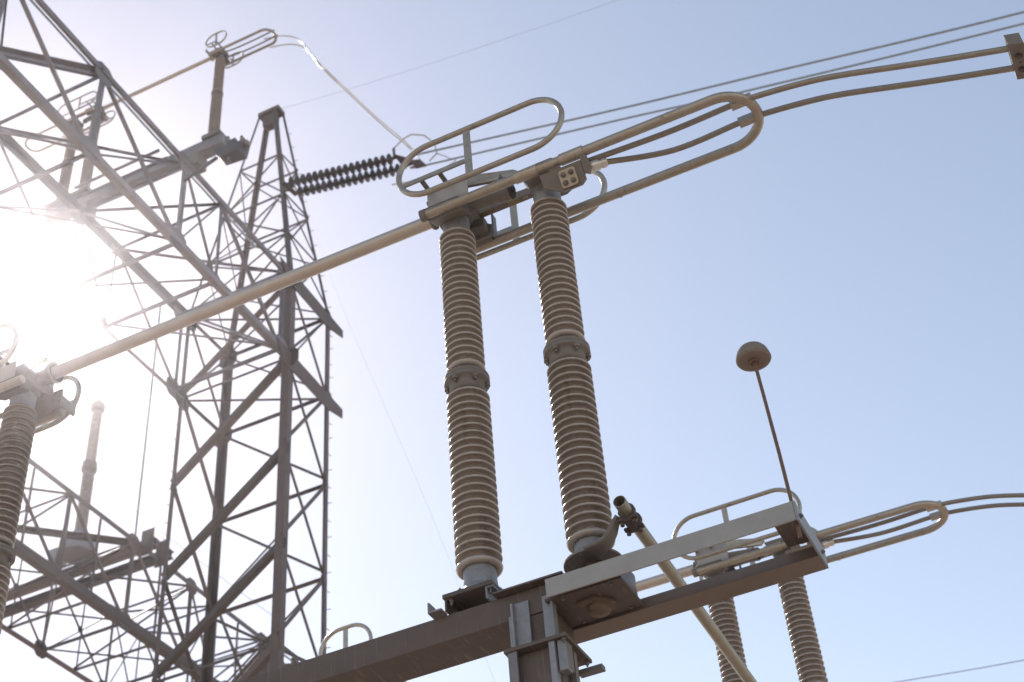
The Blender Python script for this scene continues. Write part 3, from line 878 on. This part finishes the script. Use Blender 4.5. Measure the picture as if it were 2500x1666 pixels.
for yy in (6.92, 7.04):
    MB().tube([(xs0, yy, zs - .052), (xs0 - .001, yy, zs - .056)], .024, n=18).tube([(xs0 - .001, yy, zs - .0562), (xs0 - .005, yy, zs - .070)], .016, n=6).build('bolt', 'dark', lowp)
MB().tube([(xs0, 6.98, zs - .050), (xs0 - .001, 6.98, zs - .0535)], .006, n=8).build('drilled_hole', 'dark', lowp)
spc = t

# ------------------------------------------------------------------ second phase: the same switch one bay further
def off(o): return o.location + V((0, DY, 0))
copy_tree(insL, 'farther ribbed column under the second hinge head, one nearer the drive pipe', loc=off(insL))
copy_tree(insR, 'farther ribbed column under the second hinge head, rightmost of all', loc=off(insR))
copy_tree(insJ, 'farther ribbed column hidden behind the brown beam', loc=off(insJ))
copy_tree(st, 'steel stand of the farther switch, below the frame', loc=off(st))
copy_tree(hg, 'farther hinge head with loop and rings behind the bracket', loc=off(hg))
copy_tree(bl, 'farther tubular blade passing behind the brown beam', loc=off(bl))
copy_tree(jw, 'farther jaw head whose ring peeks over the brown beam', loc=off(jw))
copy_tree(c1, 'farther twin cable leaving the second loop, lower of the pair', loc=off(c1))
copy_tree(c2, 'farther twin cable leaving the second loop, upper of the pair', loc=off(c2))
copy_tree(crank, 'crank disc of the farther switch, hidden below', loc=off(crank))

# ------------------------------------------------------------------ switch on top of the upper girder (same kind, turned round)
SC = 0.745
def up(o):
    p = o.location
    return V((-11.62 - SC * (p.x + 7.23), 14.70 - SC * (p.y - 7.0), 22.74 + SC * (p.z - 6.083)))
RZ = (0, 0, PI)
copy_tree(insL, 'hazy insulator column on the girder, inner of the twin posts', loc=up(insL), rot=RZ, scale=SC)
copy_tree(insR, 'hazy insulator column on the girder, outer of the twin posts', loc=up(insR), rot=RZ, scale=SC)
copy_tree(insJ, 'lone blurred insulator column standing on the girder-top beam end', loc=up(insJ), rot=RZ, scale=SC)
copy_tree(hg, 'hazy hinge head with wire-thin rings above the girder, in the glare', loc=up(hg), rot=RZ, scale=SC)
copy_tree(bl, 'thin blurred blade between the heads above the girder', loc=up(bl), rot=RZ, scale=SC)
copy_tree(jw, 'blurred jaw head with thin looped rings atop the lone column', loc=up(jw), rot=RZ, scale=SC)
t = thing('crossarm', (-13.3, 14.70, 22.3), 'pale box beam lying across the upper girder under the switch posts', 'beam')
MB().box(-15.42, -11.32, 14.58, 14.82, 22.44, 22.70).build('beam_body', 'galv', t, bevel=.01)
MB().box(-11.77, -11.38, 14.54, 14.86, 22.702, 22.80).build('post_seat', 'cast', t)
MB().box(-15.4, -14.35, 14.51, 14.89, 22.702, 22.80).build('post_seat', 'cast', t)
MB().box(-15.0, -12.3, 14.27, 14.31, 22.22, 22.27).build('side_rail', 'galv', t)
MB().box(-14.2, -12.3, 14.02, 14.06, 22.18, 22.23).build('side_rail', 'galv', t)
MB().box(-12.08, -11.82, 14.56, 14.84, 22.134, 22.438).build('beam_seat', 'cast', t)
MB().box(-14.60, -14.34, 14.56, 14.84, 22.134, 22.438).build('beam_seat', 'cast', t)
t = thing('drive_box', (-10.85, 14.2, 21.4), 'stepped brown mechanism box hung beside the girder-top beam end', 'mechanism box')
MB().prism([(-11.12, 14.04, 21.58), (-10.96, 14.04, 21.30), (-10.52, 14.04, 21.24), (-10.48, 14.04, 21.46), (-10.62, 14.04, 21.50), (-10.62, 14.04, 21.62), (-10.76, 14.04, 21.62), (-10.80, 14.04, 21.54)], (0, .26, 0)).build('box_body', 'galv', t, bevel=.01)
MB().box(-10.56, -10.52, 14.10, 14.24, 21.47, 21.68).box(-10.47, -10.40, 14.1, 14.2, 21.40, 21.50).build('lug', 'cast', t)
MB().tube([(-10.8, 14.15, 21.275), (-10.8, 14.15, 21.16)], .04, n=14).build('gland', 'galv', t)
MB().bar((-11.955, 14.40, 21.55), (-11.10, 14.20, 21.50), .05, .05).build('hanger', 'galv', t)
MB().bar((-11.02, 14.34, 21.55), (-11.02, 14.36, 22.17), .05, .05).build('hanger', 'galv', t)

# ------------------------------------------------------------------ strain insulator string and line
def bell_disc():
    return [(.018, -.075), (.03, -.06), (.04, -.03), (.055, -.012), (.121, -.004), (.126, .006), (.114, .014), (.07, .03), (.045, .045), (.043, .075), (.02, .08)]
ta = thing('strain_insulator', (-12.2, 18.3, 25.05), 'dark double string of disc insulators pulled taut from the tower peak', 'insulator string')
a1, b1 = V((-12.20, 18.12, 25.10)), V((-9.66, 18.12, 24.48))
dm_ = MB().lathe(bell_disc(), 0, 0, 20)
first = None
dirn = (b1 - a1).normalized()
quat = V((0, 0, 1)).rotation_difference(dirn)
NDISC = 17
for yy in (0, .33):
    for k in range(NDISC):
        c = a1 + V((0.02 * (yy > 0), yy, 0)) + (b1 - a1) * ((k + .5) / NDISC)
        if first is None:
            first = MB()
            first.v, first.f, first.s = dm_.v, dm_.f, dm_.s
            og = ORG[ta.name]
            first.v = [p + og for p in first.v]
            first = first.build('disc', 'disc', ta)
            o = first
        else:
            o = first.copy()
            COL.objects.link(o)
            o.parent = ta
        o.location = c - ORG[ta.name]
        o.rotation_mode = 'QUATERNION'
        o.rotation_quaternion = quat
    s = V((0.02 * (yy > 0), yy, 0))
    MB().tube([a1 + s - dirn * .06, b1 + s + dirn * .12], .022, n=8).build('string_core', 'disc', ta)
MB().bar((-12.30, 18.04, 25.10), (-12.24, 18.50, 25.10), .10, .03, (0, 0, 1)).build('yoke_plate', 'dark', ta)
MB().tube([(-12.42, 18.28, 25.12), (-12.27, 18.32, 25.11)], .03, n=10).build('link', 'dark', ta)
MB().prism([(-9.60, 18.06, 24.50), (-9.60, 18.48, 24.50), (-9.28, 18.38, 24.36), (-9.28, 18.26, 24.36)], (0.01, 0, .035)).build('yoke_plate', 'dark', ta)
MB().prism([(-9.35, 18.26, 24.40), (-9.10, 18.26, 24.30), (-9.0, 18.26, 24.12), (-9.25, 18.26, 24.18)], (0, .1, 0)).build('yoke_plate', 'dark', ta)
hoop = arc((-9.35, 18.32, 24.45), .40, 0, 2 * PI, 40, (.55, .83, 0), (.1, 0, 1))
MB().tube([V((-9.62, 18.1, 24.75)), V((-9.45, 18.2, 25.05)), V((-9.3, 18.3, 25.22)), V((-9.05, 18.4, 25.15)), V((-8.85, 18.45, 24.85)), V((-8.8, 18.45, 24.5)), V((-8.95, 18.4, 24.3))], .016, n=8).build('arcing_horn', 'alu', ta)
MB().tube([V((-9.62, 18.1, 24.75)), V((-9.62, 18.12, 24.5))], .03, n=8).build('horn_foot', 'dark', ta)
MB().tube([V((-8.80, 18.45, 24.5)), V((-8.4, 18.5, 24.1)), V((-8.9, 18.5, 23.95)), V((-9.5, 18.5, 24.05)), V((-9.9, 18.52, 24.2))], .013, n=8).build('arcing_horn', 'alu', ta)

def wire(name, pts, r, label, cat, group=None, mat='wire', n=8, sm=True):
    o = MB().tube(smooth_path(pts, 8) if sm else pts, r, n=n).build(name, mat, origin=pts[0])
    return tag(o, label, cat, group)

wire('line_conductor', [(-9.12, 18.12, 24.32), (-8.8, 18.0, 24.09), (-4.79, 18.0, 23.075), (-1.87, 18.0, 22.396), (2.53, 18.0, 21.36), (9, 18, 20.1), (20, 18, 19.0)], .0215, 'upper of the two parallel line wires crossing the blue sky', 'wire', 'line wires')
wire('line_conductor', [(-9.3, 18.42, 24.36), (-9.03, 18.45, 24.27), (-4.95, 18.45, 23.304), (-2.52, 18.45, 22.706), (2.51, 18.45, 21.58), (9, 18.45, 20.3), (20, 18.45, 19.2)], .0215, 'lower of the two parallel line wires crossing the blue sky', 'wire', 'line wires')
wire('ground_wire', [(-12.9, 18.74, 28.60), (-9.5, 18.74, 27.957), (-4.47, 18.74, 27.25), (2, 18.74, 26.6), (12, 18.74, 26.2)], .003, 'faint ground wire running from the tower peak to the top edge', 'wire')
# jumper pair from girder-top loop down to the string end
JP = [(-9.78, 14.28, 24.83), (-9.80, 14.55, 24.68), (-9.73, 15.3, 24.62), (-9.66, 16.3, 24.62), (-9.57, 17.5, 24.88), (-9.40, 18.2, 24.92), (-9.2, 18.28, 24.6)]
JP = [(-10.62, 14.72, 25.2), (-10.25, 14.9, 25.27), (-9.98, 15.05, 25.1), (-9.74, 15.3, 24.60), (-9.56, 16.3, 24.56), (-9.47, 17.3, 24.72), (-9.38, 18.15, 24.90), (-9.2, 18.28, 24.55)]
wire('jumper_cable', JP, .0145, 'arching jumper cable from girder switch to the string, sunward strand', 'wire', 'jumper pair', 'silver')
wire('jumper_cable', [(x + .015, y + .19 * (1 if i < 3 else .7), z - .06) for i, (x, y, z) in enumerate(JP)], .0145, 'arching jumper cable from girder switch to the string, lower strand', 'wire', 'jumper pair', 'silver')
wire('dropper_wire', [(-14.47, 17.13, 21.9), (-17.3, 20.5, 21.75), (-20.2, 23.95, 22.15)], .024, 'thin dropper wire hanging between the two girders', 'wire')
wire('conduit', [(-12.15, 2.0, 22.17), (-12.15, 17.0, 22.17)], .022, 'thin conduit along the top of the upper girder', 'conduit', sm=False)
wire('guard_wire', [(-20.1, 12, 22.9), (-20.1, 24, 22.75), (-20.1, 30, 22.85)], .008, 'faint guard wire above the second girder', 'wire')
wire('far_conductor', [(-8.2, 30, 16.6), (-4.06, 30, 16.14), (-1.39, 30, 15.86), (4, 30, 15.4), (14, 30, 15.0)], .011, 'single thin wire in the bottom corner below the farther columns', 'wire')
wire('faint_wire', [(-12.0, 18.74, 24.5), (-10.74, 18, 20.62), (-8.82, 18, 14.5), (-7.5, 18, 9.5)], 0.0014, 'very faint drop wire right of the tower', 'wire')

# ------------------------------------------------------------------ instrument post on the second girder
t = thing('instrument_transformer', (-22.1, 24.1, 22.3), 'slim two-tier instrument post with domed cap on a pale tank', 'transformer')
px_, py_ = -22.1, 24.1
k_ = 1.0375
z0 = 22.95
MB().lathe(shed_profile(z0 + .15, z0 + 1.95, .155, .115, .075), px_, py_, 32).build('porcelain_unit', 'porcelain', t)
MB().lathe(shed_profile(z0 + 2.30, z0 + 4.0, .142, .105, .075), px_, py_, 32).build('porcelain_unit', 'porcelain', t)
MB().lathe([(.12, z0 + 1.97), (.20, z0 + 2.0), (.205, z0 + 2.10), (.15, z0 + 2.13), (.19, z0 + 2.16), (.19, z0 + 2.24), (.12, z0 + 2.29)], px_, py_, 32).build('joint_flange', 'cast', t)
MB().lathe([(.11, z0 + 4.0), (.19, z0 + 4.03), (.20, z0 + 4.16), (.17, z0 + 4.24), (.07, z0 + 4.29), (.05, z0 + 4.38), (.0, z0 + 4.40)], px_, py_, 32).build('domed_cap', 'cast', t)
MB().lathe([(.46, z0 - .62), (.47, z0 - .60), (.47, z0 - .22), (.42, z0 - .16), (.22, z0 - .02), (.17, z0 + .10)], px_, py_, 8, smooth=False).build('tank', 'bluegalv', t)
MB().box(px_ - .75, px_ - .48, py_ - .2, py_ + .2, z0 - .62, z0 - .30).build('terminal_box', 'bluegalv', t)
for yb, zz in ((24.55, 22.14), (25.15, 22.14)):
    t = thing('platform_girder', (-22, yb, zz), 'brown platform beam under the instrument post, %s of the two' % ('nearer' if yb < 25 else 'farther'), 'beam', 'platform beams on the second girder')
    MB().prism([(-26.5, yb - .11, zz), (-26.5, yb + .11, zz), (-26.5, yb + .11, zz + .03), (-26.5, yb + .03, zz + .03), (-26.5, yb + .03, zz + .19), (-26.5, yb + .11, zz + .19), (-26.5, yb + .11, zz + .22), (-26.5, yb - .11, zz + .22), (-26.5, yb - .11, zz + .19), (-26.5, yb - .03, zz + .19), (-26.5, yb - .03, zz + .03), (-26.5, yb - .11, zz + .03)], (6.5, 0, 0)).build('beam_body', 'galv_brown', t)
    MB().box(-20.35, -19.98, yb - .18, yb - .16, zz - .3, zz + .45).build('end_plate', 'galv_brown', t)

# ------------------------------------------------------------------ haze round everything, added to stand in for lens glare
hz = MB().box(-1450, 1450, -1450, 1450, -1.0, 30.5).build('haze', 'dark')
hz.data.materials.clear()
hm = bpy.data.materials.new('haze')
hm.use_nodes = True
hn = hm.node_tree
for nd in list(hn.nodes):
    if nd.type == 'BSDF_PRINCIPLED':
        hn.nodes.remove(nd)
pv = hn.nodes.new('ShaderNodeVolumePrincipled')
pv.inputs['Color'].default_value = (1.0, 0.94, 0.98, 1)
pv.inputs['Density'].default_value = 0.0005
pv.inputs['Anisotropy'].default_value = 0.94
hn.links.new(pv.outputs[0], hn.nodes['Material Output'].inputs['Volume'])
hz.data.materials.append(hm)
tag(hz, 'added haze that spreads the sun glare', None, None, 'stuff')

for o in bpy.data.objects:
    if '_og' in o.keys():
        del o['_og']
